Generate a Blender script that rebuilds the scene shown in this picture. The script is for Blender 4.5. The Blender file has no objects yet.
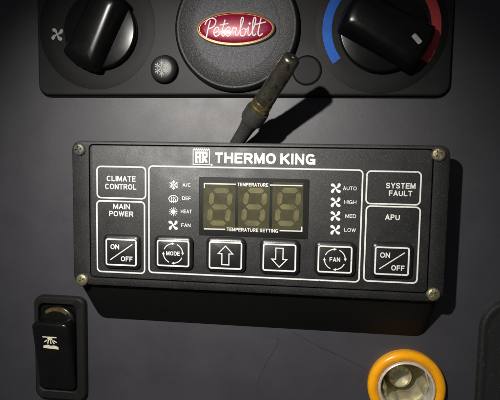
import bpy, bmesh, math, random
from mathutils import Matrix, Vector
random.seed(7)
C = bpy.context.scene.collection
sc = bpy.context.scene
PI = math.pi
U = 0.0005                       # 1 unit of the drawing below = 0.5 mm

# ------------------------------------------------------------------ camera
# drawing axes: x right, y up along the dashboard, h out of it towards the viewer
def W(x, y, h):
    return Vector((x*U, -h*U, y*U))
AX = Matrix(((1, 0, 0), (0, 0, -1), (0, 1, 0)))
CAMP = (60.7, 63.9, 540.0)
FPX = 500.0
_rx, _ry, _rz = (math.radians(a) for a in (-5.06, 7.09, 0.95))
CR = Matrix.Rotation(_ry, 3, 'Y') @ Matrix.Rotation(_rx, 3, 'X') @ Matrix.Rotation(_rz, 3, 'Z')
cd = bpy.data.cameras.new('camera'); cam = bpy.data.objects.new('camera', cd); C.objects.link(cam)
cd.sensor_fit = 'HORIZONTAL'; cd.sensor_width = 36.0; cd.lens = 36.0*FPX/500.0
cd.clip_start = 0.005; cd.clip_end = 20
cam.matrix_world = Matrix.Translation(W(*CAMP)) @ (AX @ CR).to_4x4()
sc.camera = cam

# ------------------------------------------------------------------ light
wd = bpy.data.worlds.new('World'); sc.world = wd; wd.use_nodes = True
bg = wd.node_tree.nodes['Background']
bg.inputs[0].default_value = (0.9, 0.95, 1.0, 1); bg.inputs[1].default_value = 0.05
LPOS, LAIM = (-150, 275, 600), (-45, -72, 0)
ld = bpy.data.lights.new('torch_light', 'SPOT'); lo = bpy.data.objects.new('torch_light', ld); C.objects.link(lo)
ld.energy = 7.1; ld.color = (1.0, 0.965, 0.90); ld.spot_size = math.radians(66); ld.spot_blend = 1.0
ld.shadow_soft_size = 9*U
lo.location = W(*LPOS)
lo.rotation_euler = (W(*LAIM)-W(*LPOS)).to_track_quat('-Z', 'Y').to_euler()
vs = sc.view_settings
vs.view_transform = 'Standard'; vs.look = 'None'; vs.gamma = 1; vs.exposure = 0.0; vs.use_curve_mapping = False

# ------------------------------------------------------------------ placing
def P(px, py, h):                # the point of the layer at height h seen at (px, py) of the 500 x 400 photograph
    d = CR @ Vector(((px-250)/FPX, (200-py)/FPX, -1.0))
    t = (h-CAMP[2])/d.z
    return (CAMP[0]+t*d.x, CAMP[1]+t*d.y)
def R4(l, t, r, b, h):           # an upright rectangle of that layer
    a, c, d, e = P(l, t, h), P(r, t, h), P(l, b, h), P(r, b, h)
    return ((a[0]+d[0])/2, (d[1]+e[1])/2, (c[0]+e[0])/2, (a[1]+c[1])/2)

# ------------------------------------------------------------------ materials
def nd(nt, t, **k):
    n = nt.nodes.new(t)
    for a, v in k.items(): setattr(n, a, v)
    return n
def mat(name, col, rough=0.5, spec=0.5, metal=0.0, grain=0.0, gscale=1.0, bump=0.0, bscale=1.0, blotch=0.0, blscale=0.02,
        dust=0.0, dustcol=(0.30, 0.29, 0.26), dscale=0.9, dlev=0.62, rvar=0.0, coat=0.0, wear=None, sss=0.0):
    """col varied by fine grain, broad blotches and specks of dust; scales are cycles per drawing unit"""
    m = bpy.data.materials.new(name); m.use_nodes = True; nt = m.node_tree
    b = nt.nodes['Principled BSDF']; L = nt.links.new
    b.inputs['Roughness'].default_value = rough; b.inputs['Metallic'].default_value = metal
    b.inputs['Specular IOR Level'].default_value = spec
    b.inputs['Coat Weight'].default_value = coat; b.inputs['Coat Roughness'].default_value = 0.12
    if sss:
        b.inputs['Subsurface Weight'].default_value = sss; b.inputs['Subsurface Scale'].default_value = 0.004
        b.inputs['Subsurface Radius'].default_value = (1.0, 0.45, 0.1)
    tc = nd(nt, 'ShaderNodeTexCoord')
    def noise(scale, detail=4, rough_=0.6):
        n = nd(nt, 'ShaderNodeTexNoise'); n.inputs['Scale'].default_value = scale/U
        n.inputs['Detail'].default_value = detail; n.inputs['Roughness'].default_value = rough_
        L(tc.outputs['Object'], n.inputs['Vector']); return n.outputs['Fac']
    def mp(src, a, b_, c, d):
        n = nd(nt, 'ShaderNodeMapRange'); L(src, n.inputs[0])
        for i, v in enumerate((a, b_, c, d)): n.inputs[i+1].default_value = v
        return n.outputs[0]
    def mix(fac, A, B, mode='MIX'):
        n = nd(nt, 'ShaderNodeMix', data_type='RGBA', blend_type=mode)
        if isinstance(fac, float): n.inputs[0].default_value = fac
        else: L(fac, n.inputs[0])
        for i, s in ((6, A), (7, B)):
            if isinstance(s, tuple): n.inputs[i].default_value = (*s[:3], 1)
            else: L(s, n.inputs[i])
        return n.outputs[2]
    def val(src):
        n = nd(nt, 'ShaderNodeCombineColor')
        for i in range(3): L(src, n.inputs[i])
        return n.outputs[0]
    c = None
    if grain: c = mix(1.0, c or tuple(col), val(mp(noise(gscale, 3), 0.25, 0.75, 1-grain, 1+grain)), 'MULTIPLY')
    if blotch: c = mix(1.0, c or tuple(col), val(mp(noise(blscale, 5), 0.3, 0.7, 1-blotch, 1+blotch)), 'MULTIPLY')
    if dust: c = mix(mp(noise(dscale, 5, 0.7), dlev, dlev+0.12, 0.0, dust), c or tuple(col), dustcol)
    if wear: c = mix(mp(noise(wear[1], 6, 0.75), wear[2], wear[2]+0.1, 0.0, 1.0), c or tuple(col), wear[0])
    if c is None: b.inputs['Base Color'].default_value = (*col, 1)
    else: L(c, b.inputs['Base Color'])
    if rvar: L(mp(noise(blscale*1.7+0.01, 6), 0.3, 0.7, rough-rvar, rough+rvar), b.inputs['Roughness'])
    if bump:
        n = nd(nt, 'ShaderNodeBump'); n.inputs['Strength'].default_value = bump; n.inputs['Distance'].default_value = 0.6*U
        L(noise(bscale, 3), n.inputs['Height']); L(n.outputs[0], b.inputs['Normal'])
    return m
M = {}
M['dash'] = mat('charcoal_dash_plastic', (0.0375, 0.0358, 0.0432), 0.50, 0.75, grain=0.16, gscale=1.1, blotch=0.16, blscale=0.012, bump=0.18, bscale=1.4, dust=0.10, dscale=0.6, dlev=0.60, rvar=0.04)
M['panel'] = mat('black_panel_plastic', (0.0135, 0.0135, 0.0138), 0.52, 0.27, grain=0.15, gscale=1.0, blotch=0.10, blscale=0.02, bump=0.12, bscale=1.7, dust=0.10, dscale=0.6, dlev=0.62)
M['dial'] = mat('dark_dial_plastic', (0.0072, 0.0072, 0.0072), 0.55, 0.20, grain=0.1, gscale=0.7, bump=0.05, bscale=1.4)  # soft shading of a dished dial painted in as a darker tone
M['knob'] = mat('satin_black_knob', (0.0035, 0.0035, 0.0035), 0.25, 0.30, blotch=0.2, blscale=0.05, bump=0.02, bscale=0.8, rvar=0.02)
M['snowbtn'] = mat('sheen_grey_button_cap', (0.016, 0.016, 0.016), 0.42, 0.5, blotch=0.2, blscale=0.1, bump=0.1, bscale=1.0)  # base lifted to grey, painting in the sheen of the lit cap
M['gap'] = mat('black_gap', (0.003, 0.003, 0.003), 0.9, 0.1)
M['grain'] = mat('pebbled_medallion', (0.085, 0.085, 0.094), 0.46, 0.6, grain=0.9, gscale=1.0, bump=1.0, bscale=1.4)
M['medrim'] = mat('medallion_rim', (0.0075, 0.0075, 0.008), 0.36, 0.35, grain=0.7, gscale=0.9, bump=0.5, bscale=1.2)
M['red'] = mat('candy_red_enamel', (0.23, 0.003, 0.03), 0.34, 0.32, metal=0.08, grain=0.25, gscale=0.45, blotch=0.25, blscale=0.05, coat=0.08)
M['gold'] = mat('gold_trim', (0.62, 0.46, 0.22), 0.28, metal=1.0, blotch=0.2, blscale=0.05)
M['silver'] = mat('silver_lettering', (0.68, 0.62, 0.65), 0.55, 0.3, metal=0.1, blotch=0.18, blscale=0.2)
M['blue'] = mat('blue_print', (0.011, 0.105, 0.48), 0.55, 0.25, grain=0.18, gscale=0.9, blotch=0.15, blscale=0.06, dust=0.10, dscale=0.7, dlev=0.58)
M['redp'] = mat('red_print', (0.62, 0.065, 0.065), 0.55, 0.25, grain=0.15, gscale=0.9, blotch=0.12, blscale=0.06, dust=0.10, dscale=0.7, dlev=0.58)
M['icon'] = mat('grey_white_print', (0.36, 0.36, 0.345), 0.55, 0.3, blotch=0.2, blscale=0.3)
M['white'] = mat('white_print', (0.78, 0.77, 0.74), 0.55, 0.3, grain=0.16, gscale=0.8, wear=((0.24, 0.24, 0.23), 0.42, 0.575))
M['face'] = mat('dusty_box_face', (0.0112, 0.0112, 0.0110), 0.50, 0.74, grain=0.5, gscale=0.8, blotch=0.28, blscale=0.018, bump=0.30, bscale=1.6, dust=0.18, dustcol=(0.26, 0.255, 0.23), dscale=0.75, dlev=0.565, rvar=0.09)
M['flange'] = mat('dusty_box_flange', (0.0102, 0.0102, 0.0100), 0.50, 0.70, grain=0.5, gscale=0.8, blotch=0.25, blscale=0.02, bump=0.32, bscale=1.5, dust=0.20, dustcol=(0.26, 0.255, 0.23), dscale=0.7, dlev=0.555, rvar=0.08)
M['body'] = mat('black_box_body', (0.0042, 0.0042, 0.0039), 0.6, 0.2, grain=0.2, gscale=0.6, bump=0.15, bscale=1.2, dust=0.03, dscale=0.3, dlev=0.66)
M['button'] = mat('black_button_pad', (0.013, 0.013, 0.013), 0.33, 0.6, grain=0.3, gscale=0.8, bump=0.14, bscale=1.1, dust=0.15, dscale=0.9, dlev=0.65, rvar=0.06)
M['dispblack'] = mat('display_mask', (0.009, 0.009, 0.008), 0.6, 0.25, grain=0.2, gscale=0.5, dust=0.15, dscale=0.9, dlev=0.66)
M['lcd'] = mat('olive_display_filter', (0.056, 0.053, 0.028), 0.30, 0.35, blotch=0.20, blscale=0.06, dust=0.22, dustcol=(0.24, 0.23, 0.16), dscale=0.5, dlev=0.60, rvar=0.08)
M['seg'] = mat('unlit_segment', (0.128, 0.112, 0.054), 0.36, 0.35, blotch=0.32, blscale=0.09)
M['brass'] = mat('corroded_screw', (0.33, 0.29, 0.19), 0.42, metal=0.75, grain=0.6, gscale=0.4, blotch=0.4, blscale=0.15, bump=0.8, bscale=0.5, wear=((0.07, 0.065, 0.04), 0.35, 0.58))
M['darkscrew'] = mat('darkened_screw', (0.13, 0.12, 0.10), 0.45, metal=0.6, grain=0.5, gscale=0.4, bump=0.6, bscale=0.5, wear=((0.03, 0.03, 0.025), 0.3, 0.55))
M['steel'] = mat('tarnished_steel', (0.17, 0.158, 0.122), 0.30, metal=0.9, grain=0.35, gscale=0.5, blotch=0.35, blscale=0.06, bump=0.2, bscale=0.5, wear=((0.055, 0.05, 0.036), 0.12, 0.54), rvar=0.08)
M['brassring'] = mat('aged_brass', (0.23, 0.19, 0.085), 0.34, metal=0.85, grain=0.3, gscale=0.3, blotch=0.3, blscale=0.08)
M['rubber'] = mat('grey_rubber', (0.026, 0.026, 0.025), 0.62, 0.4, grain=0.3, gscale=0.6, blotch=0.3, blscale=0.05, bump=0.4, bscale=0.7, dust=0.3, dscale=0.5, dlev=0.6)
M['rocker'] = mat('gloss_black_rocker', (0.0045, 0.0045, 0.0045), 0.27, 0.4, blotch=0.2, blscale=0.05, dust=0.06, dscale=0.5, dlev=0.7, rvar=0.06)
M['rbezel'] = mat('black_switch_bezel', (0.0100, 0.0100, 0.0100), 0.48, 0.34, grain=0.15, gscale=0.6, bump=0.1, bscale=1.2, dust=0.10, dscale=0.4, dlev=0.65)
M['amberlens'] = mat('dull_amber_lens', (0.075, 0.058, 0.020), 0.45, 0.35, blotch=0.5, blscale=0.15)
M['cream'] = mat('cream_symbol', (0.78, 0.72, 0.56), 0.5, 0.3, blotch=0.2, blscale=0.3)
M['amber'] = mat('amber_plastic', (0.95, 0.40, 0.006), 0.22, 0.6, grain=0.08, gscale=0.5, blotch=0.12, blscale=0.06, sss=0.25, coat=0.3, dust=0.25, dustcol=(0.35, 0.16, 0.02), dscale=0.35, dlev=0.63)
M['chrome'] = mat('nickel_socket', (0.80, 0.78, 0.70), 0.34, metal=0.5, grain=0.2, gscale=0.5, blotch=0.15, blscale=0.08, rvar=0.06)
M['contact'] = mat('dull_brass_contact', (0.62, 0.56, 0.38), 0.38, metal=0.6, grain=0.3, gscale=0.5, blotch=0.3, blscale=0.08)
M['trim'] = mat('dusty_trim_plastic', (0.017, 0.017, 0.0172), 0.45, 0.7, grain=0.2, gscale=0.6, bump=0.1, bscale=1.3, dust=0.25, dscale=0.35, dlev=0.60)
M['socketin'] = mat('nickel_socket_well', (0.90, 0.86, 0.68), 0.30, metal=0.8, blotch=0.25, blscale=0.07, rvar=0.08)

# ------------------------------------------------------------------ mesh helpers
def link(name, bm, m, parent=None, smooth=35):
    bmesh.ops.recalc_face_normals(bm, faces=bm.faces)
    me = bpy.data.meshes.new(name); bm.to_mesh(me); bm.free()
    me.materials.append(m)
    o = bpy.data.objects.new(name, me); C.objects.link(o)
    if smooth:
        for p in me.polygons: p.use_smooth = True
        me.set_sharp_from_angle(angle=math.radians(smooth))
    if parent is not None:
        o.parent = parent
        me.transform(Matrix.Translation(-base_of(parent)))
    return o
BASE = {}
def base_of(o):
    b = Vector((0, 0, 0))
    while o is not None:
        b += BASE.get(o.name, Vector((0, 0, 0))); o = o.parent
    return b
def thing(name, label, cat, at, kind=None):
    o = bpy.data.objects.new(name, None); C.objects.link(o); o.empty_display_size = 0.01
    o.location = W(*at); BASE[o.name] = W(*at)
    o['label'] = label; o['category'] = cat
    if kind: o['kind'] = kind
    return o
def rr(x0, y0, x1, y1, r, n=7):
    out = []
    for cx, cy, a0 in ((x1-r, y1-r, 0), (x0+r, y1-r, 90), (x0+r, y0+r, 180), (x1-r, y0+r, 270)):
        for k in range(n):
            a = math.radians(a0+90*k/(n-1)); out.append((cx+r*math.cos(a), cy+r*math.sin(a)))
    return out
def circ(cx, cy, r, n=64): return [(cx+r*math.cos(2*PI*k/n), cy+r*math.sin(2*PI*k/n)) for k in range(n)]
def loft(bm, rings, cap0=True, cap1=True, closed=False):
    """rings: lists of (x, y, h)"""
    V = [[bm.verts.new(W(*p)) for p in r] for r in rings]
    n = len(V[0])
    pairs = list(zip(V, V[1:])) + ([(V[-1], V[0])] if closed else [])
    for a, b in pairs:
        for i in range(n): bm.faces.new((a[i], a[(i+1) % n], b[(i+1) % n], b[i]))
    if not closed:
        if cap0: bm.faces.new(V[0])
        if cap1: bm.faces.new(V[-1])
def at_h(pts, h): return [(x, y, h(x, y) if callable(h) else h) for x, y in pts]
def pad(bm, x0, y0, x1, y1, r, h0, h1, b, steps=4, draft=0.0):
    """rounded slab with a rounded upper edge of radius b"""
    rings = [at_h(rr(x0-draft, y0-draft, x1+draft, y1+draft, r+draft), h0)]
    for k in range(steps+1):
        a = PI/2*k/steps; d = b*(1-math.cos(a)); z = h1-b+b*math.sin(a)
        rings.append(at_h(rr(x0+d, y0+d, x1-d, y1-d, max(r-d, 0.05)), z))
    loft(bm, rings)
def revolve(bm, cx, cy, prof, n=72, cap0=True, cap1=True):
    loft(bm, [at_h(circ(cx, cy, r, n), h) for r, h in prof], cap0, cap1)
def tframe(bm, outer, inner, h0, h1):
    loft(bm, [at_h(outer, h0), at_h(outer, h1), at_h(inner, h1), at_h(inner, h0)], closed=True)
TH = 0.18                        # thickness of printed marks
def poly(bm, pts, h, th=TH): loft(bm, [at_h(pts, h if not callable(h) else h), at_h(pts, (lambda x, y: h(x, y)+th) if callable(h) else h+th)])
def stroke(bm, pts, w, h, closed=False, th=TH):
    n = len(pts); Lp, Rp = [], []
    for i in range(n):
        p = Vector(pts[i])
        a = Vector(pts[i-1]) if (i > 0 or closed) else None
        b = Vector(pts[(i+1) % n]) if (i < n-1 or closed) else None
        d1 = (p-a).normalized() if a is not None and (p-a).length > 1e-6 else None
        d2 = (b-p).normalized() if b is not None and (b-p).length > 1e-6 else None
        d1 = d1 or d2; d2 = d2 or d1
        t = (d1+d2); t = t.normalized() if t.length > 1e-3 else d1
        nn = Vector((-t.y, t.x)); k = 1/max(0.45, nn.dot(Vector((-d1.y, d1.x))))
        wi = w(i/(n-1)) if callable(w) else w; Lp.append(p+nn*wi/2*k); Rp.append(p-nn*wi/2*k)
    f = h if callable(h) else (lambda x, y: h)
    V = [[bm.verts.new(W(q.x, q.y, f(q.x, q.y)+z)) for q in S] for S, z in ((Lp, 0), (Lp, th), (Rp, th), (Rp, 0))]
    m = n if closed else n-1
    for j in range(4):
        A, B = V[j], V[(j+1) % 4]
        for i in range(m): bm.faces.new((A[i], A[(i+1) % n], B[(i+1) % n], B[i]))
    if not closed:
        bm.faces.new([v[0] for v in V]); bm.faces.new([v[-1] for v in V])
def arc(cx, cy, r, a0, a1, n=24): return [(cx+r*math.cos(math.radians(a0+(a1-a0)*k/n)), cy+r*math.sin(math.radians(a0+(a1-a0)*k/n))) for k in range(n+1)]
def smooth(pts, sub=6):
    out = []
    for i in range(len(pts)-1):
        p0, p1, p2, p3 = (Vector(pts[max(0, min(len(pts)-1, j))]) for j in (i-1, i, i+1, i+2))
        for k in range(sub):
            t = k/sub
            out.append(tuple(0.5*((2*p1)+(p2-p0)*t+(2*p0-5*p1+4*p2-p3)*t*t+(3*p1-p0-3*p2+p3)*t**3)))
    return out+[tuple(pts[-1])]
def _ell(cx, cy, rx, ry, a0, a1, n=16, p=2.35):
    out = []
    for k in range(n+1):
        a = math.radians(a0+(a1-a0)*k/n); c, d = math.cos(a), math.sin(a)
        out.append((cx+rx*math.copysign(abs(c)**(2/p), c), cy+ry*math.copysign(abs(d)**(2/p), d)))
    return out
_bowl = [(0, 1), (.55, 1)]+_ell(.55, .74, .45, .26, 80, -80, 8)+[(.55, .48), (0, .48)]
GLYPH = {
 'A': (.76, [[(0, 0), (.5, 1)], [(1, 0), (.5, 1)], [(.2, .29), (.8, .29)]]), 'C': (.76, [_ell(.5, .5, .5, .5, 38, 322, 22)]),
 'D': (.74, [[(0, 0), (0, 1), (.45, 1)]+_ell(.45, .5, .55, .5, 80, -80, 12)+[(.45, 0), (0, 0)]]),
 'E': (.62, [[(0, 0), (0, 1)], [(0, 1), (1, 1)], [(0, .52), (.92, .52)], [(0, 0), (1, 0)]]), 'F': (.58, [[(0, 0), (0, 1)], [(0, 1), (1, 1)], [(0, .5), (.88, .5)]]),
 'G': (.80, [_ell(.5, .5, .5, .5, 38, 325, 22)+[(1, .42)], [(1, 0), (1, .42)], [(1, .43), (.58, .43)]]), 'H': (.74, [[(0, 0), (0, 1)], [(1, 0), (1, 1)], [(0, .52), (1, .52)]]),
 'I': (0, [[(0, 0), (0, 1)]]), 'K': (.76, [[(0, 0), (0, 1)], [(0, .36), (.95, 1)], [(.36, .58), (1, 0)]]), 'L': (.58, [[(0, 1), (0, 0)], [(0, 0), (1, 0)]]),
 'M': (.90, [[(0, 0), (0, 1)], [(1, 0), (1, 1)], [(.05, 1), (.5, .06)], [(.95, 1), (.5, .06)]]), 'N': (.74, [[(0, 0), (0, 1)], [(1, 0), (1, 1)], [(.03, 1), (.97, 0)]]),
 'O': (.82, [_ell(.5, .5, .5, .5, 0, 352, 30)+['closed']]), 'P': (.66, [[(0, 0), (0, 1)], _bowl]), 'R': (.72, [[(0, 0), (0, 1)], _bowl, [(.52, .48), (1, 0)]]),
 'S': (.68, [smooth([(.97, .76), (.86, .94), (.5, 1), (.12, .92), (.03, .73), (.2, .57), (.5, .5), (.82, .42), (.97, .26), (.86, .07), (.5, 0), (.12, .06), (0, .25)], 4)]),
 'T': (.64, [[(0, 1), (1, 1)], [(.5, 1), (.5, 0)]]), 'U': (.74, [[(0, 1), (0, .36)]+_ell(.5, .36, .5, .36, 180, 360, 14)+[(1, 1)]]),
 'W': (1.02, [[(0, 1), (.25, 0)], [(.25, 0), (.5, .95)], [(.75, 0), (.5, .95)], [(1, 1), (.75, 0)]]), 'Y': (.72, [[(0, 1), (.5, .46)], [(1, 1), (.5, .46)], [(.5, .5), (.5, 0)]]),
 '/': (.36, [[(0, 0), (1, 1)]])}
def add_text(bm, s, cx, cy, h, cap, width, bold=0.17, th=TH):
    """plain sans capitals drawn with a pen of width bold * cap, fitted to a cap height and a width, centred on (cx, cy)"""
    t = cap*bold; gap = cap*0.135; space = cap*0.16
    sw = sum(GLYPH[c][0] for c in s if c != ' '); fixed = sum(t for c in s if c != ' ')+gap*(len(s)-1)+space*s.count(' ')
    k = max((width-fixed)/(sw), 0.2*cap)
    k = (width-fixed)/sw if sw else 1
    x = cx-width/2; n = 0
    for c in s:
        if c == ' ': x += space+gap; continue
        w, strokes = GLYPH[c]; gw = w*k
        for st in strokes:
            closed = st[-1] == 'closed'; st = st[:-1] if closed else st
            pts = [Vector((x+t/2+u*gw, cy-cap/2+t/2+v*(cap-t))) for u, v in st]
            if not closed:
                pts[0] = pts[0]+(pts[0]-pts[1]).normalized()*t*(0.5 if len(pts) == 2 else 0.05); pts[-1] = pts[-1]+(pts[-1]-pts[-2]).normalized()*t*(0.5 if len(pts) == 2 else 0.05)
            q = []
            for p in pts:
                if not q or (p-Vector(q[-1])).length > 1e-4: q.append(tuple(p))
            stroke(bm, q, t, (lambda X, Y, o=0.006*n: h(X, Y)+o) if callable(h) else h+0.006*n, closed, th); n = (n+1) % 9
        x += gw+t+gap
def B(): return bmesh.new()
def text_px(bm, s, l, t, r, b, h, bold=0.17, wide=1.0):
    x0, y0, x1, y1 = R4(l, t, r, b, h)
    add_text(bm, s, (x0+x1)/2, (y0+y1)/2, h, y1-y0, (x1-x0)*wide, bold)

# ------------------------------------------------------------------ symbols
def fan_icon(bm, cx, cy, r, h, rot=20):
    for k in range(4):
        a = math.radians(rot+90*k); ca, sa = math.cos(a), math.sin(a)
        loc = [(0.10, -0.06), (0.45, -0.10), (0.80, -0.02), (1.0, 0.20), (0.97, 0.46), (0.80, 0.58), (0.58, 0.50), (0.42, 0.28), (0.16, 0.10)]
        poly(bm, [(cx+r*(x*ca-y*sa), cy+r*(x*sa+y*ca)) for x, y in loc], h)
    poly(bm, circ(cx, cy, r*0.17, 12), h+0.02)
def snow_icon(bm, cx, cy, r, h, w, ring=False):
    for k in range(6):
        a = math.radians(30+60*k); u = Vector((math.cos(a), math.sin(a))); c = Vector((cx, cy))
        stroke(bm, [tuple(c+u*r*0.12), tuple(c+u*r)], w, h+0.01*k)
        for s in (-1, 1):
            b = math.radians(30+60*k+s*48); v = Vector((math.cos(b), math.sin(b)))
            stroke(bm, [tuple(c+u*r*0.55), tuple(c+u*r*0.55+v*r*0.38)], w*0.85, h+0.1+0.01*k)
    if ring: stroke(bm, circ(cx, cy, r*0.50, 24), w*0.8, h+0.2, True)
def sun_icon(bm, cx, cy, r, h):
    poly(bm, circ(cx, cy, r*0.46, 20), h)
    for k in range(12):
        a = PI*2*k/12; poly(bm, [(cx+r*math.cos(a), cy+r*math.sin(a)), (cx+r*0.6*math.cos(a+0.16), cy+r*0.6*math.sin(a+0.16)), (cx+r*0.6*math.cos(a-0.16), cy+r*0.6*math.sin(a-0.16))], h)
def defrost_icon(bm, cx, cy, r, h):
    out = arc(cx, cy-r*0.35, r*1.05, 20, 160, 14)
    out = [(x, cy+(y-cy)*0.95) for x, y in out]
    stroke(bm, out+[(cx-r*0.75, cy-r*0.55), (cx+r*0.75, cy-r*0.55)], r*0.17, h, True)
    for i, dx in enumerate((-0.38, 0, 0.38)):
        stroke(bm, smooth([(cx+r*(dx+0.05), cy+r*0.38), (cx+r*(dx-0.07), cy+r*0.1), (cx+r*(dx+0.07), cy-r*0.3), (cx+r*dx, cy-r*0.85)], 4), r*0.14, h+0.05)
def cycle_icon(bm, cx, cy, r, h, w):
    for k in range(4):
        a0 = 90*k+78
        stroke(bm, arc(cx, cy, r, a0-12, a0-72, 12), w, h)
        a = math.radians(a0-78); t = Vector((math.sin(a), -math.cos(a))); n = Vector((math.cos(a), math.sin(a))); c = Vector((cx, cy))+n*r
        poly(bm, [tuple(c+t*w*1.7), tuple(c-t*w*1.3+n*w*1.5), tuple(c-t*w*1.3-n*w*1.5)], h+0.03)
def arrow_icon(bm, cx, cy, hw, hh, up, h, w):
    s = 1 if up else -1
    pts = [(0, 1), (1, 0.18), (0.48, 0.18), (0.48, -1), (-0.48, -1), (-0.48, 0.18), (-1, 0.18)]
    stroke(bm, [(cx+x*hw, cy+s*y*hh) for x, y in pts], w, h, True)

# ================================================================== dashboard
sk = P(406, 387, 4)              # centre of the power socket, where the dashboard is pierced
dash = None
bm = B()
big = []
for k in range(96):
    a = 2*PI*k/96; u = (math.cos(a), math.sin(a))
    t = min([abs((950-sk[0]*math.copysign(1, u[0]))/u[0]) if abs(u[0]) > 1e-6 else 1e9, abs((800-sk[1]*math.copysign(1, u[1]))/u[1]) if abs(u[1]) > 1e-6 else 1e9])
    big.append((sk[0]+t*u[0], sk[1]+t*u[1]))
mid = circ(sk[0], sk[1], 60, 96)
loft(bm, [at_h(circ(sk[0], sk[1], 30, 96), -8), at_h(circ(sk[0], sk[1], 30, 96), 0), at_h(mid, 0), at_h(big, 0), at_h(big, -12)], False, False)
dash = link('dashboard', bm, M['dash'])
dash['label'] = 'charcoal plastic dashboard surface carrying all controls'; dash['category'] = 'dashboard'; dash['kind'] = 'structure'
M['scratch'] = mat('dark_scratch', (0.020, 0.019, 0.020), 0.7, 0.2)
def wob(pts, amp, n=9):
    out = []
    s = smooth(pts, n)
    for i, (x, y) in enumerate(s): out.append((x+random.uniform(-amp, amp), y+random.uniform(-amp, amp)))
    return out
for pts, w in (([(270, 337), (278, 339), (276, 347), (269, 358), (262, 373), (256, 388)], 0.5), ([(293, 332), (318, 346), (344, 358), (369, 371)], 0.6)):
    bm = B(); stroke(bm, wob([P(x, y, 0) for x, y in pts], 0.2), (lambda t, w=w: w*(0.35+0.9*math.sin(PI*t)**0.7*(0.75+0.25*math.sin(t*37)))), 0.02, th=0.06)
    link('scratch', bm, M['scratch'], dash)

# ================================================================== climate control panel
HP = 6.0
x0, y0, x1, y1 = R4(37, -42, 453.5, 95.5, HP)
panel = thing('climate_control_panel', 'black heater control panel with two rotary knobs and a round medallion between them', 'control panel', ((x0+x1)/2, y0, 0))
bm = B(); pad(bm, x0-1.6, y0-1.9, x1+1.6, y1+1.6, 14, 0.1, 1.6, 0.7)
link('shadow_gap', bm, M['gap'], panel)  # black strip standing in for the shadow and gap round the panel
bm = B(); pad(bm, x0, y0, x1, y1, 12.5, 1.4, HP, 2.6, 5)
link('faceplate', bm, M['panel'], panel)
KL, KR = P(99, 30, HP+9), P(382.5, 28.5, HP+9)
DL, DR = P(96.5, 28, HP), P(381, 28, HP)
for kc in (DL, DR):
    bm = B(); revolve(bm, kc[0], kc[1], [(66, HP-0.5), (66, HP+0.1), (65.4, HP+0.3), (52, HP+0.25)], 120)
    link('dial_plate', bm, M['dial'], panel)
for a0, a1, mk, lb in ((217, 128, 'blue', 'blue cold arc'), (-37, 52, 'redp', 'red hot arc')):
    bm = B(); tframe_pts = arc(DR[0], DR[1], 59, a0, a1, 40)+arc(DR[0], DR[1], 49.5, a1, a0, 40)
    poly(bm, tframe_pts, HP+0.3); o = link('temperature_arc', bm, M[mk], panel); o['label'] = lb
def knob(c, ang, pointer, nar=0.0, sh=0.0, sr=0.0, cut=0.0):
    a = math.radians(ang); ca, sa = math.cos(a), math.sin(a)
    def T(u, v): return (c[0]+u*ca-v*sa, c[1]+u*sa+v*ca)
    bm = B()
    revolve(bm, c[0], c[1], [(r_-sr, h_) for r_, h_ in ((42.0, HP+1.0), (42.6, HP+2), (42.6, HP+7.2), (42.3, HP+8.3), (41.5, HP+9.0), (40.4, HP+9.3), (20, HP+9.5))], 96)
    k = link('knob', bm, M['knob'], panel, 40)
    # grip: lofted bar, wider and scalloped at the pointing end
    bm = B()
    def outline(l0, l1, w0, w1, sc_):
        pts = []
        N = 30
        for i in range(N+1):                     # pointing end: blunt, with finger ridges
            t = -1+2*i/N; v = w1*t
            u = l1-4.5*t*t*abs(t)+ 0.22*sc_*math.cos(5*PI*t)
            pts.append((u, v))
        for i in range(6): t = (i+1)/7; pts.append((l1-4.5+(l0+6-l1+4.5)*t, w1+(w0-w1)*t))
        for i in range(9): b = PI/2*(i/8)*2+PI/2; pts.append((l0+6+6*math.cos(b), w0*math.sin(b)))
        for i in range(6): t = 1-(i+1)/7; pts.append((l1-4.5+(l0+6-l1+4.5)*t, -(w1+(w0-w1)*t)))
        return pts
    rings = []
    for h, L0, L1, w0, w1, s in ((HP+8.5, -42, 49, 25, 25.5, 1), (HP+14, -41, 48, 22.5, 24, 1), (HP+19, -39.5, 46.5, 19, 22, 1), (HP+22.2, -37.5, 44.5, 16, 19.6, .8), (HP+24, -34.5, 41.5, 12.5, 16, .4), (HP+24.8, -29, 36, 8, 11, 0)):
        rings.append([(*T(u, v+sh), h) for u, v in outline(L0, L1-cut, w0-nar, w1-nar, s)])
    loft(bm, rings)
    g = link('grip', bm, M['knob'], k, 45)
    if pointer:
        bm = B()
        # raised white pointer running over the end of the grip
        mx, my = P(416.3, 39.5, HP+23); q = math.radians(-48)
        pts = [(mx+u*math.cos(q)-v*math.sin(q), my+u*math.sin(q)+v*math.cos(q)) for u, v in rr(-5.4, -2.3, 5.4, 2.3, 1.2, 3)]
        loft(bm, [at_h(pts, HP+12), at_h(pts, HP+25.9)])
        link('pointer_mark', bm, M['icon'], k)
    return k
knob(KL, -117, False, 2.6, -1.6, 2.4, 5.5); knob(KR, -29, True)

# symbols printed beside the left dial
fx = P(57.3, 34.5, HP+0.3)
bm = B(); fan_icon(bm, fx[0], fx[1], 7.6, HP+0.3, 15); link('fan_symbol', bm, M['icon'], panel)

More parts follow.
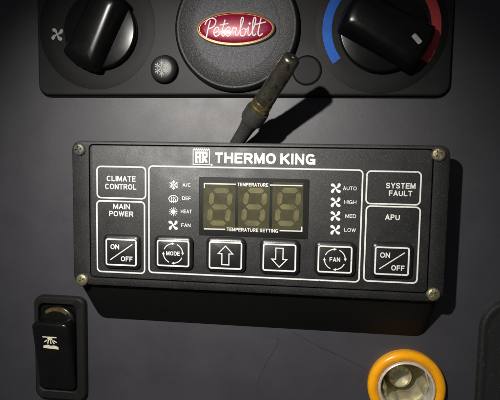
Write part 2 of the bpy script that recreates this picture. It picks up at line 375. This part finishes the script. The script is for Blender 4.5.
# medallion with badge
mc = P(236.5, 28, HP+4)
bm = B()
revolve(bm, mc[0], mc[1], [(65, HP-1), (65.5, HP+5), (64.8, HP+7.5), (63.2, HP+9), (61.6, HP+9.6), (60.2, HP+9.0), (47.0, HP+5.4), (45.5, HP+5.2)], 128, cap1=False)
med = link('medallion', bm, M['medrim'], panel, 50)
bm = B(); revolve(bm, mc[0], mc[1], [(46, HP+2), (45.8, HP+5.75), (44, HP+6.6), (30, HP+7.6), (15, HP+8.0), (4, HP+8.2)], 96)
link('medallion_face', bm, M['grain'], med, 50)
bc = P(235.5, 28.5, HP+11)
def oval(a, b, h, n=80): return [(bc[0]+a*math.cos(2*PI*k/n), bc[1]+b*math.sin(2*PI*k/n), h) for k in range(n)]
HB = HP+12.5
bm = B(); loft(bm, [oval(41, 17.4, HP+6), oval(41, 17.4, HB-2), oval(40.2, 16.8, HB-0.6), oval(39.0, 15.6, HB-0.4), oval(38.2, 14.9, HB-1.4)])
badge = link('badge_rim', bm, M['gold'], med)
bm = B(); loft(bm, [oval(38.4, 15.1, HB-1.6), oval(37.6, 14.4, HB-1.0), oval(33, 12.2, HB-0.2), oval(20, 7.5, HB+0.5), oval(5, 2, HB+0.7)])
link('badge', bm, M['red'], med, 60)
SCR = [[(20, -6), (27, 26), (36, 66), (43, 88)], [(14, 66), (26, 90), (52, 100), (72, 88), (66, 62), (46, 48), (33, 48)],
       [(64, 22), (82, 31), (88, 44), (79, 52), (66, 40), (63, 20), (73, 6), (90, 14), (102, 30)],
       [(122, 90), (110, 45), (105, 18), (113, 6), (127, 18)], [(94, 62), (140, 70)],
       [(126, 20), (144, 31), (150, 44), (141, 52), (128, 40), (125, 20), (135, 6), (150, 13), (162, 32)],
       [(162, 32), (167, 50), (172, 44), (183, 47), (180, 25), (182, 9), (194, 14)],
       [(194, 14), (208, 52), (219, 90), (211, 99), (205, 75), (203, 30), (208, 8), (224, 9), (233, 28), (226, 43), (211, 36)], [(231, 36), (243, 42)],
       [(243, 42), (247, 49), (244, 22), (248, 7), (260, 16)],
       [(260, 16), (277, 55), (284, 90), (276, 98), (270, 75), (268, 25), (274, 7), (287, 16)],
       [(311, 94), (301, 45), (297, 18), (305, 6), (321, 17)], [(279, 62), (338, 76)]]
bm = B()
def badge_h(x, y):
    q = math.hypot((x-bc[0])/38.4, (y-bc[1])/15.1)
    return HB+0.75-1.15*q*q
for i, s in enumerate(SCR):
    pp = [(bc[0]+(x-176)*0.196, bc[1]+(y-47)*0.196) for x, y in s]
    stroke(bm, smooth(pp, 6) if len(pp) > 2 else pp, 1.25, lambda x, y, i=i: badge_h(x, y)-0.15+0.012*i, th=0.45)
poly(bm, circ(bc[0]+(252-176)*0.196, bc[1]+(68-47)*0.196, 1.2, 12), lambda x, y: badge_h(x, y)-0.15, 0.45)
link('lettering', bm, M['silver'], med, 0)

# snowflake push button and blank plug
sb = P(163.5, 69, HP+5)
bm = B(); revolve(bm, sb[0], sb[1], [(15.6, HP-1), (15.6, HP+0.2), (15.0, HP+0.35)], 64)
link('button_recess', bm, M['gap'], panel)
bm = B(); revolve(bm, sb[0], sb[1], [(14.2, HP), (14.2, HP+5), (13.6, HP+7), (12, HP+8.6), (9.5, HP+9.4), (4, HP+9.8)], 64)
pb = link('push_button', bm, M['snowbtn'], panel, 60)
bm = B(); snow_icon(bm, sb[0]-0.3, sb[1], 8.8, HP+9.9, 0.85, True); link('snowflake_symbol', bm, M['icon'], pb)
bp = P(307, 70.5, HP)
bm = B(); revolve(bm, bp[0], bp[1], [(15.6, HP-1), (15.6, HP+0.08), (15.2, HP+0.12)], 64)
pl = link('plug_groove', bm, M['gap'], panel)
bm = B(); revolve(bm, bp[0], bp[1], [(14.3, HP), (14.3, HP+0.5), (13.6, HP+0.9), (12.5, HP+0.9)], 64)
link('blanking_plug', bm, M['dial'], panel)

# ================================================================== the controller box
HF = 40.0
box = thing('climate_controller', 'dusty black climate controller box with white lettering, six buttons and an unlit three digit display', 'controller', (0, -125, 0))
FX0, FY0, FX1, FY1 = -191.4, -76.7, 191.4, 76.7
bm = B()
rings = [at_h(rr(-184, -126, 187, 71, 13), 0.1), at_h(rr(-184.3, -124.5, 187.2, 71.3, 13), 1.5),
         at_h(rr(-190.4, -78, 189, 73.5, 10), 32.5), at_h(rr(FX0+1.2, FY0+1.2, FX1-1.2, FY1-1.2, 9.5), 33.5), at_h(rr(FX0+1.2, FY0+1.2, FX1-1.2, FY1-1.2, 9.5), 35.5)]
loft(bm, rings)
link('housing', bm, M['body'], box)
ix0, iy0, ix1, iy1 = R4(89.5, 145, 430.5, 289, HF)
ix0 = (P(89.5, 147, HF)[0]+P(90.5, 282, HF)[0])/2; iy1 = FY1-4.0; iy0 = FY0+9.0
bm = B()
def fr(d): return rr(FX0+d, FY0+d, FX1-d, FY1-d, 10-d)
inn = rr(ix0-0.8, iy0-0.8, ix1+0.8, iy1+0.8, 5)
loft(bm, [at_h(fr(0), 35.4), at_h(fr(0), HF-2.2), at_h(fr(0.4), HF-1.2), at_h(fr(2.4), HF-0.1), at_h(inn, HF-0.1), at_h(inn, 35.4)], closed=True)
link('flange', bm, M['flange'], box)
bm = B(); pad(bm, ix0+0.3, iy0+0.3, ix1-0.3, iy1-0.3, 4.2, 35.45, HF+0.35, 0.8, 3)
link('faceplate', bm, M['face'], box)
HT = HF+0.36                     # the printed layer

def cross_r(th):
    w, l = 0.85, 3.6
    c, s = abs(math.cos(th)), abs(math.sin(th))
    if c < s: c, s = s, c
    return min(l/c, w/s if s > 1e-6 else 1e9) if min(l/c, w/max(s, 1e-6)) > w*1.0 else w
for (px, py), mk, rot in (((79, 149.5), 'darkscrew', 10), ((439, 154.5), 'brass', 40), ((82, 280), 'brass', 25), ((433.5, 294.5), 'brass', 60)):
    sx, sy = P(px, py, HF+1.5); n = 72; ro = math.radians(rot)
    def ring(f, h): return [(sx+f(2*PI*k/n)*math.cos(2*PI*k/n+ro), sy+f(2*PI*k/n)*math.sin(2*PI*k/n+ro), h) for k in range(n)]
    bm = B()
    loft(bm, [ring(lambda t: 6.6, HF-0.4), ring(lambda t: 6.6, HF+1.0), ring(lambda t: 6.1, HF+2.0), ring(lambda t: 5.2, HF+2.7), ring(lambda t: 4.2, HF+3.0), ring(lambda t: cross_r(t), HF+3.1), ring(lambda t: cross_r(t)*0.8, HF+1.2)])
    s = link('screw', bm, M[mk], box, 40)
    if mk == 'darkscrew': s['label'] = 'dark tarnished screw'

# printed frames
for l, t, r, b in ((97.2, 166.8, 145.6, 198.2), (97.2, 201.4, 144.6, 272.3), (149, 168, 361, 277), (366.5, 171.5, 420.6, 204.2), (365, 206.6, 418.6, 282)):
    a = R4(l, t, r, b, HT); bm = B(); stroke(bm, rr(*a, 4.0), 1.45, HT, True); link('printed_frame', bm, M['white'], box, 0)
# words
bm = B(); text_px(bm, 'THERMO KING', 215, 153.2, 315.5, 163.9, HT, 0.225); o = link('lettering', bm, M['white'], box, 0); o['label'] = 'large bold white heading'
words = (('CLIMATE', 106.8, 176.0, 135.6, 181.4), ('CONTROL', 105.2, 184.0, 136.4, 189.4), ('MAIN', 113.2, 203.9, 130, 209.1), ('POWER', 109.2, 211.2, 133.3, 216.3),
         ('SYSTEM', 386, 183, 415.6, 188.6), ('FAULT', 389, 190.6, 412.2, 196), ('APU', 385.2, 214.4, 399.8, 220),
         ('A/C', 182.6, 183.2, 190.8, 186.8), ('DEF', 182.2, 196.6, 190.8, 200.1), ('HEAT', 180.8, 209.6, 191.8, 213.2), ('FAN', 181.4, 223.4, 190.6, 227),
         ('AUTO', 343, 186.4, 356.6, 190.2), ('HIGH', 344, 200.3, 356.4, 204), ('MED', 345.4, 214.2, 356, 217.9), ('LOW', 344.2, 228.2, 355.8, 231.8))
for s, l, t, r, b in words:
    bm = B(); text_px(bm, s, l, t, r, b, HT, 0.185 if b-t > 4.5 else 0.15); link('lettering', bm, M['white'], box, 0)
# emblem: frosted square with joined initials
a = R4(193.2, 149.8, 209.4, 164.6, HT); bm = B()
ex, ey = (a[0]+a[2])/2, (a[1]+a[3])/2; ew, eh = (a[2]-a[0])/2, (a[3]-a[1])/2
def E(u, v): return (ex+u*ew, ey+v*eh)
top = [E(1-2*k/16, 1.0+(0.13 if k % 2 else -0.10)) for k in range(17)]
stroke(bm, [E(-1, 1), E(-1, -1), E(1, -1), E(1, 1)]+top[1:-1], 0.75, HT, True)
for i, (s, w) in enumerate((([(-.62, -.72), (-.62, .55)], 2.0), ([(-.74, .62), (.72, .62)], 1.7), ([(-.16, -.72), (-.16, .62)], 2.0), ([(-.62, .02), (-.16, .02)], 1.3),
                ([(.22, -.72), (.22, .62)], 2.0), ([(.66, .62), (.66, .08)], 1.8), ([(.22, .0), (.72, .0)], 1.5), ([(.34, -.02), (.70, -.72)], 2.0), ([(-.68, -.68), (-.44, -.68)], 1.2), ([(-.20, -.68), (.30, -.68)], .9))):
    stroke(bm, [E(*p) for p in s], w*1.2, HT+0.012*i)
link('emblem', bm, M['white'], box, 0)
c = P(211.6, 164.8, HT); bm = B(); poly(bm, circ(c[0], c[1], 1.1, 14), HT); link('trademark_dot', bm, M['white'], box, 0)
# function symbols
for kind, px, py in (('snow', 173.8, 185), ('def', 173.4, 198.6), ('sun', 173.4, 211.6), ('fan', 173.2, 225.2), ('fan', 335.8, 188.2), ('fan', 335.6, 202.3), ('fan', 335.4, 216), ('fan', 335.2, 229.8)):
    c = P(px, py, HT); bm = B()
    if kind == 'snow': snow_icon(bm, c[0], c[1], 5.0, HT, 0.75, True); nm = 'snowflake_symbol'
    elif kind == 'def': defrost_icon(bm, c[0], c[1], 5.0, HT); nm = 'defrost_symbol'
    elif kind == 'sun': sun_icon(bm, c[0], c[1], 5.2, HT); nm = 'sun_symbol'
    else: fan_icon(bm, c[0], c[1], 5.8, HT, 25); nm = 'fan_symbol'
    link(nm, bm, M['white'], box, 0)
# display
a = R4(199, 178, 308.8, 237.2, HF+0.5); bm = B(); pad(bm, *a, 1.2, HF, HF+0.9, 0.3, 2)
disp = link('display', bm, M['dispblack'], box)
HD = HF+0.9
for l, r in ((203.4, 235.4), (238, 269.6), (272.2, 303)):
    q = R4(l, 182.4, r, 230.4, HD); bm = B(); pad(bm, *q, 0.6, HD-0.2, HD+0.12, 0.05, 1)
    link('display_window', bm, M['lcd'], disp, 0)
    gx, gy = (q[0]+q[2])/2+0.4, (q[1]+q[3])/2-0.4; gw, gh, sw = 9.3, 16.6, 5.2; sl = 0.10
    def G(u, v): return (gx+u*gw+v*gh*sl, gy+v*gh)
    bm = B()
    g = 0.10
    for A, Bp in (((-1+g, 1), (1-g, 1)), ((-1+g, 0), (1-g, 0)), ((-1+g, -1), (1-g, -1)), ((-1, 1-g), (-1, g)), ((1, 1-g), (1, g)), ((-1, -g), (-1, -1+g)), ((1, -g), (1, -1+g))):
        p, q2 = Vector(G(*A)), Vector(G(*Bp)); d = (q2-p).normalized(); nn = Vector((-d.y, d.x))*sw/2; e = d*sw/2
        poly(bm, [tuple(p), tuple(p+e+nn), tuple(q2-e+nn), tuple(q2), tuple(q2-e-nn), tuple(p+e-nn)], HD+0.12, 0.05)
    link('digit', bm, M['seg'], disp, 0)
HL = HD+0.2
for s, box_, lines in (('TEMPERATURE', (237.4, 183, 268.2, 186.4), (((236, 184.2), (204.4, 183.6), (204.4, 188)), ((270, 185), (302.4, 185.7)))),
                       ('TEMPERATURE SETTING', (226.8, 228.3, 278, 231.8), (((204.2, 228.8), (225, 229.3)), ((279.6, 230.6), (301.8, 231.2), (301.8, 226.6))))):
    bm = B(); text_px(bm, s, *box_, HL, 0.17); 
    for ln in lines:
        q = [P(x, y, HL) for x, y in ln]
        stroke(bm, q, 1.1, HL)
    link('lettering', bm, M['white'], disp, 0)
# push buttons
HBt = HF+5.2
def button(l, t, r, b, lb):
    q = R4(l, t, r, b, HBt); bm = B(); m = 2.6
    pad(bm, q[0]-m-0.9, q[1]-m-0.9, q[2]+m+0.9, q[3]+m+0.9, 6.0, HF, HF+2.2, 1.0, 3)
    loft(bm, [at_h(rr(q[0]-e, q[1]-e, q[2]+e, q[3]+e*1.25, 1.6+e), z) for e, z in ((3.9, HF+1.5), (3.9, HBt-1.9), (3.5, HBt-1.2), (1.4, HBt-0.25), (0.9, HBt))])
    o = link('push_button', bm, M['button'], box, 50); o['label'] = lb
    bm = B(); stroke(bm, rr(*q, 1.8), 1.5, HBt+0.01, True); link('button_outline', bm, M['white'], o, 0)
    return o, q
for l, t, r, b, lb in ((106.4, 239.6, 136, 265, 'on off button of the main power box'), (375.2, 247.6, 408.6, 274.4, 'on off button of the auxiliary power box')):
    o, q = button(l, t, r, b, lb); w, h = q[2]-q[0], q[3]-q[1]
    bm = B(); add_text(bm, 'ON', q[0]+w*0.29, q[3]-h*0.29, HBt, 5.2, 9.4, 0.18)
    add_text(bm, 'OFF', q[0]+w*0.69, q[1]+h*0.25, HBt, 5.2, 12.6, 0.18); link('lettering', bm, M['white'], o, 0)
    bm = B(); stroke(bm, [(q[0]+w*0.13, q[1]+h*0.19), (q[2]-w*0.12, q[3]-h*0.17)], 1.0, HBt); link('slash', bm, M['white'], o, 0)
for l, t, r, b, s in ((157.6, 241, 188.6, 265.8, 'MODE'), (318.4, 246.6, 351.4, 272.2, 'FAN')):
    o, q = button(l, t, r, b, s.lower()+' button ringed by four arrows'); cx, cy = (q[0]+q[2])/2, (q[1]+q[3])/2
    bm = B(); cycle_icon(bm, cx, cy, 10.2, HBt, 0.95); link('arrow_ring', bm, M['white'], o, 0)
    bm = B(); add_text(bm, s, cx, cy, HBt, 4.3, 14.4 if s == 'MODE' else 10.4, 0.18); link('lettering', bm, M['white'], o, 0)
for l, t, r, b, up in ((209.6, 242.4, 241.4, 268.4, True), (263.4, 244.6, 295.4, 270.6, False)):
    o, q = button(l, t, r, b, ('up' if up else 'down')+' arrow button'); cx, cy = (q[0]+q[2])/2, (q[1]+q[3])/2
    bm = B(); arrow_icon(bm, cx, cy, 7.6, 9.6, up, HBt, 1.05); link('arrow_symbol', bm, M['white'], o, 0)

# ================================================================== probe rising from behind the box
tip = Vector((*P(292.5, 57, 90), 90)); root = Vector((*P(237, 143, 25), 25))
rod = thing('metal_probe', 'tarnished metal rod with grey rubber sleeve sticking up behind the controller box', 'probe', tuple(root))
ax = (tip-root); LN = ax.length; ax.normalize()
s1 = ax.cross(Vector((0, 0, 1))).normalized(); s2 = ax.cross(s1).normalized()
def rod_part(name, prof, m, n=40):
    bm = B()
    loft(bm, [[tuple(root+ax*(t*LN)+s1*r*0.91*math.cos(2*PI*k/n)+s2*r*0.91*math.sin(2*PI*k/n)) for k in range(n)] for t, r in prof])
    return link(name, bm, m, rod, 50)
rod_part('rubber_sleeve', [(-0.02, 7.6), (0.10, 7.9), (0.20, 8.5), (0.27, 9.9), (0.295, 12.2), (0.32, 13.0), (0.40, 13.0), (0.43, 12.4), (0.435, 9)], M['rubber'])
rod_part('brass_ring', [(0.425, 9.0), (0.43, 10.8), (0.47, 11.0), (0.475, 10.2), (0.485, 10.2), (0.49, 10.8), (0.52, 10.6), (0.525, 9.2)], M['brassring'])
rod_part('metal_rod', [(0.51, 9.0), (0.53, 10.2), (0.60, 10.2), (0.62, 9.9), (0.90, 9.6), (0.91, 9.2), (0.965, 9.1), (0.985, 8.6), (0.997, 7.2), (1.0, 4.0), (0.998, 1.6), (0.99, 1.2)], M['steel'])

# ================================================================== rocker switch
q = R4(34.2, 297, 85, 400, 8)
sw_ = thing('rocker_switch', 'glossy black rocker switch with a cream lamp symbol in an upright bezel', 'switch', ((q[0]+q[2])/2, q[1], 0))
bm = B()
oi = (q[0]+5.5, q[1]+11, q[2]-10.5, q[3]-8.5)
loft(bm, [at_h(rr(*q, 10), 0.1), at_h(rr(*q, 10), 5.5), at_h(rr(q[0]+.6, q[1]+.6, q[2]-.6, q[3]-.6, 9.4), 7.0), at_h(rr(q[0]+2, q[1]+2, q[2]-2, q[3]-2, 8), 8),
          at_h(rr(oi[0]-1, oi[1]-1, oi[2]+1, oi[3]+1, 7.5), 8), at_h(rr(*oi, 7), 7.2), at_h(rr(*oi, 7), 0.1)], closed=True)
link('bezel', bm, M['rbezel'], sw_)
bm = B(); pad(bm, oi[0]-0.5, oi[1]-0.5, oi[2]+0.5, oi[3]+0.5, 6, 0.12, 1.2, 0.2, 1); link('recess', bm, M['gap'], sw_)
ra = (oi[0]+0.8, oi[1]+1.0, oi[2]-1.2, oi[3]-17)
ry0, ry1 = ra[1], ra[3]
# rounded shoulder behind the raised upper end, with the dull lens along its crest
cxs = (ra[0]+ra[2])/2; rw = (ra[2]-ra[0])/2
def dome(d): return [(cxs+(rw-d)*math.cos(math.radians(180*k/24)), ry1-6+(21-d)*math.sin(math.radians(180*k/24))) for k in range(25)]+[(cxs-(rw-d), ry1-14), (cxs+(rw-d), ry1-14)]
bm = B(); loft(bm, [at_h(dome(0), 1.0), at_h(dome(0), 6), at_h(dome(0.8), 7.4), at_h(dome(2.4), 8.2), at_h(dome(5), 9.0), at_h(dome(8), 9.4)]); link('shoulder', bm, M['rocker'], sw_, 50)
crest = [(cxs+(rw-2.0)*math.cos(math.radians(a_)), ry1-6+19.2*math.sin(math.radians(a_))) for a_ in range(48, 133, 6)]
crest2 = [(cxs+(rw-4.0)*math.cos(math.radians(a_)), ry1-7.2+16.2*math.sin(math.radians(a_))) for a_ in range(132, 47, -6)]
bm = B(); loft(bm, [at_h(crest+crest2, 7.0), at_h(crest+crest2, 9.3)]); link('lens', bm, M['amberlens'], sw_)
def hr(lo_, hi):
    return lambda x, y: lo_+(hi-lo_)*((y-ry0)/(ry1-ry0))
bm = B()
rings = [at_h(rr(*ra, 7, 9), 1.0), at_h(rr(*ra, 7, 9), hr(5, 22))]
for k in range(1, 7):
    a = PI/2*k/6; d = 4.5*(1-math.cos(a)); z = 4.0*math.sin(a)
    rings.append(at_h(rr(ra[0]+d, ra[1]+d, ra[2]-d, ra[3]-d, 7-d*0.5, 9), hr(5+z, 22+z)))
loft(bm, rings)
rk = link('rocker', bm, M['rocker'], sw_, 50)
bm = B(); hk = lambda x, y: hr(9, 26)(x, y)+0.06
ic = P(51, 342, 20)
def I(u, v): return (ic[0]+u, ic[1]+v)
stroke(bm, [I(-8.6, 6.6), I(8.2, 6.6)], 1.3, hk)
for u0, u1 in ((-5.8, -8.8), (-2.6, -4.0), (0.8, 0.8), (4.0, 5.6), (6.8, 9.4)):
    stroke(bm, [I(u0*0.62, 3.6 if abs(u0) < 3 else 2.8), I(u1*0.82, -1.6 if abs(u1) < 8 else 0.2)], 1.3, hk)
poly(bm, [I(x, y) for x, y in [(-9, -7.4), (9, -8.2), (9, -5.4), (6, -3.9), (2.5, -3.6), (0, -4.3), (-3, -3.0), (-6.5, -3.6), (-9.2, -4.8)]], hk, 0.2)
poly(bm, [I(x*3.2, 4.6+y*1.5) for x, y in circ(0, 0, 1, 16)], hk, 0.25)
link('lamp_symbol', bm, M['cream'], rk, 0)

# ================================================================== power socket
skt = thing('power_socket', 'round power socket with a shiny amber collar around a nickel well', 'socket', (sk[0], sk[1], 0))
bm = B()
prof = [(30.0, 0.2), (40.6, 0.2)]
for k in range(13):
    a = math.radians(-10+200*k/12); prof.append((35.4+5.4*math.cos(a), 5.5+5.4*math.sin(a)))
prof.append((30.4, 3.0))
loft(bm, [at_h(circ(sk[0], sk[1], r, 96), h) for r, h in prof], closed=True)
link('collar', bm, M['amber'], skt, 60)
bm = B()
loft(bm, [at_h(circ(sk[0], sk[1], r, 96), h) for r, h in ((29.9, -6), (29.9, 8.6), (29.3, 10.2), (28.4, 10.6), (27.4, 9.8), (27.0, 8), (26.2, -10), (27.6, -12))], closed=True)
link('metal_lip', bm, M['chrome'], skt, 40)
bm = B()
revolve(bm, sk[0], sk[1], [(26.8, -6), (25.4, -9), (23.0, -30), (24.0, -33), (21.5, -60), (18, -64)], 11, cap0=False)
well = link('well', bm, M['socketin'], skt, 0)
bm = B(); revolve(bm, sk[0]-1, sk[1]-2, [(16, -63), (15, -40), (12.5, -26), (9, -22.5), (3, -21.5)], 40); link('contact', bm, M['contact'], well, 30)
for ang in (110, 205):
    a = math.radians(ang); u = Vector((math.cos(a), math.sin(a))); v = Vector((-u.y, u.x)); c = Vector(sk)
    bm = B()
    loft(bm, [[(*(c+u*r+v*s), h) for r, s, h in ring] for ring in
              ([(24.2, -5, -4), (24.2, 5, -4), (23.2, 5, -4), (23.2, -5, -4)], [(20.5, -4.5, -18), (20.5, 4.5, -18), (19.5, 4.5, -18), (19.5, -4.5, -18)], [(23.8, -4, -40), (23.8, 4, -40), (22.8, 4, -40), (22.8, -4, -40)])])
    link('spring_tab', bm, M['socketin'], well, 20)

# ================================================================== raised panel at the lower right
e0 = P(477.5, 386, 7); e1 = P(500, 301.5, 7)
trim = thing('trim_panel', 'plain dark raised trim panel with a large rounded corner beside the amber socket', 'panel', (e0[0]+130, e1[1]-150, 0))
tx0, ty1 = e0[0], e1[1]+2.5
bm = B()
def tr(d): return rr(tx0+d, ty1-300+d, tx0+300-d, ty1-d, 34-d, 14)
loft(bm, [at_h(tr(0), 0.1), at_h(tr(0.4), 4.5), at_h(tr(1.4), 6.4), at_h(tr(3), 7), at_h(tr(5.5), 6.6), at_h(tr(8), 5.2), at_h(tr(10), 5.0)])
link('trim_plate', bm, M['trim'], trim)
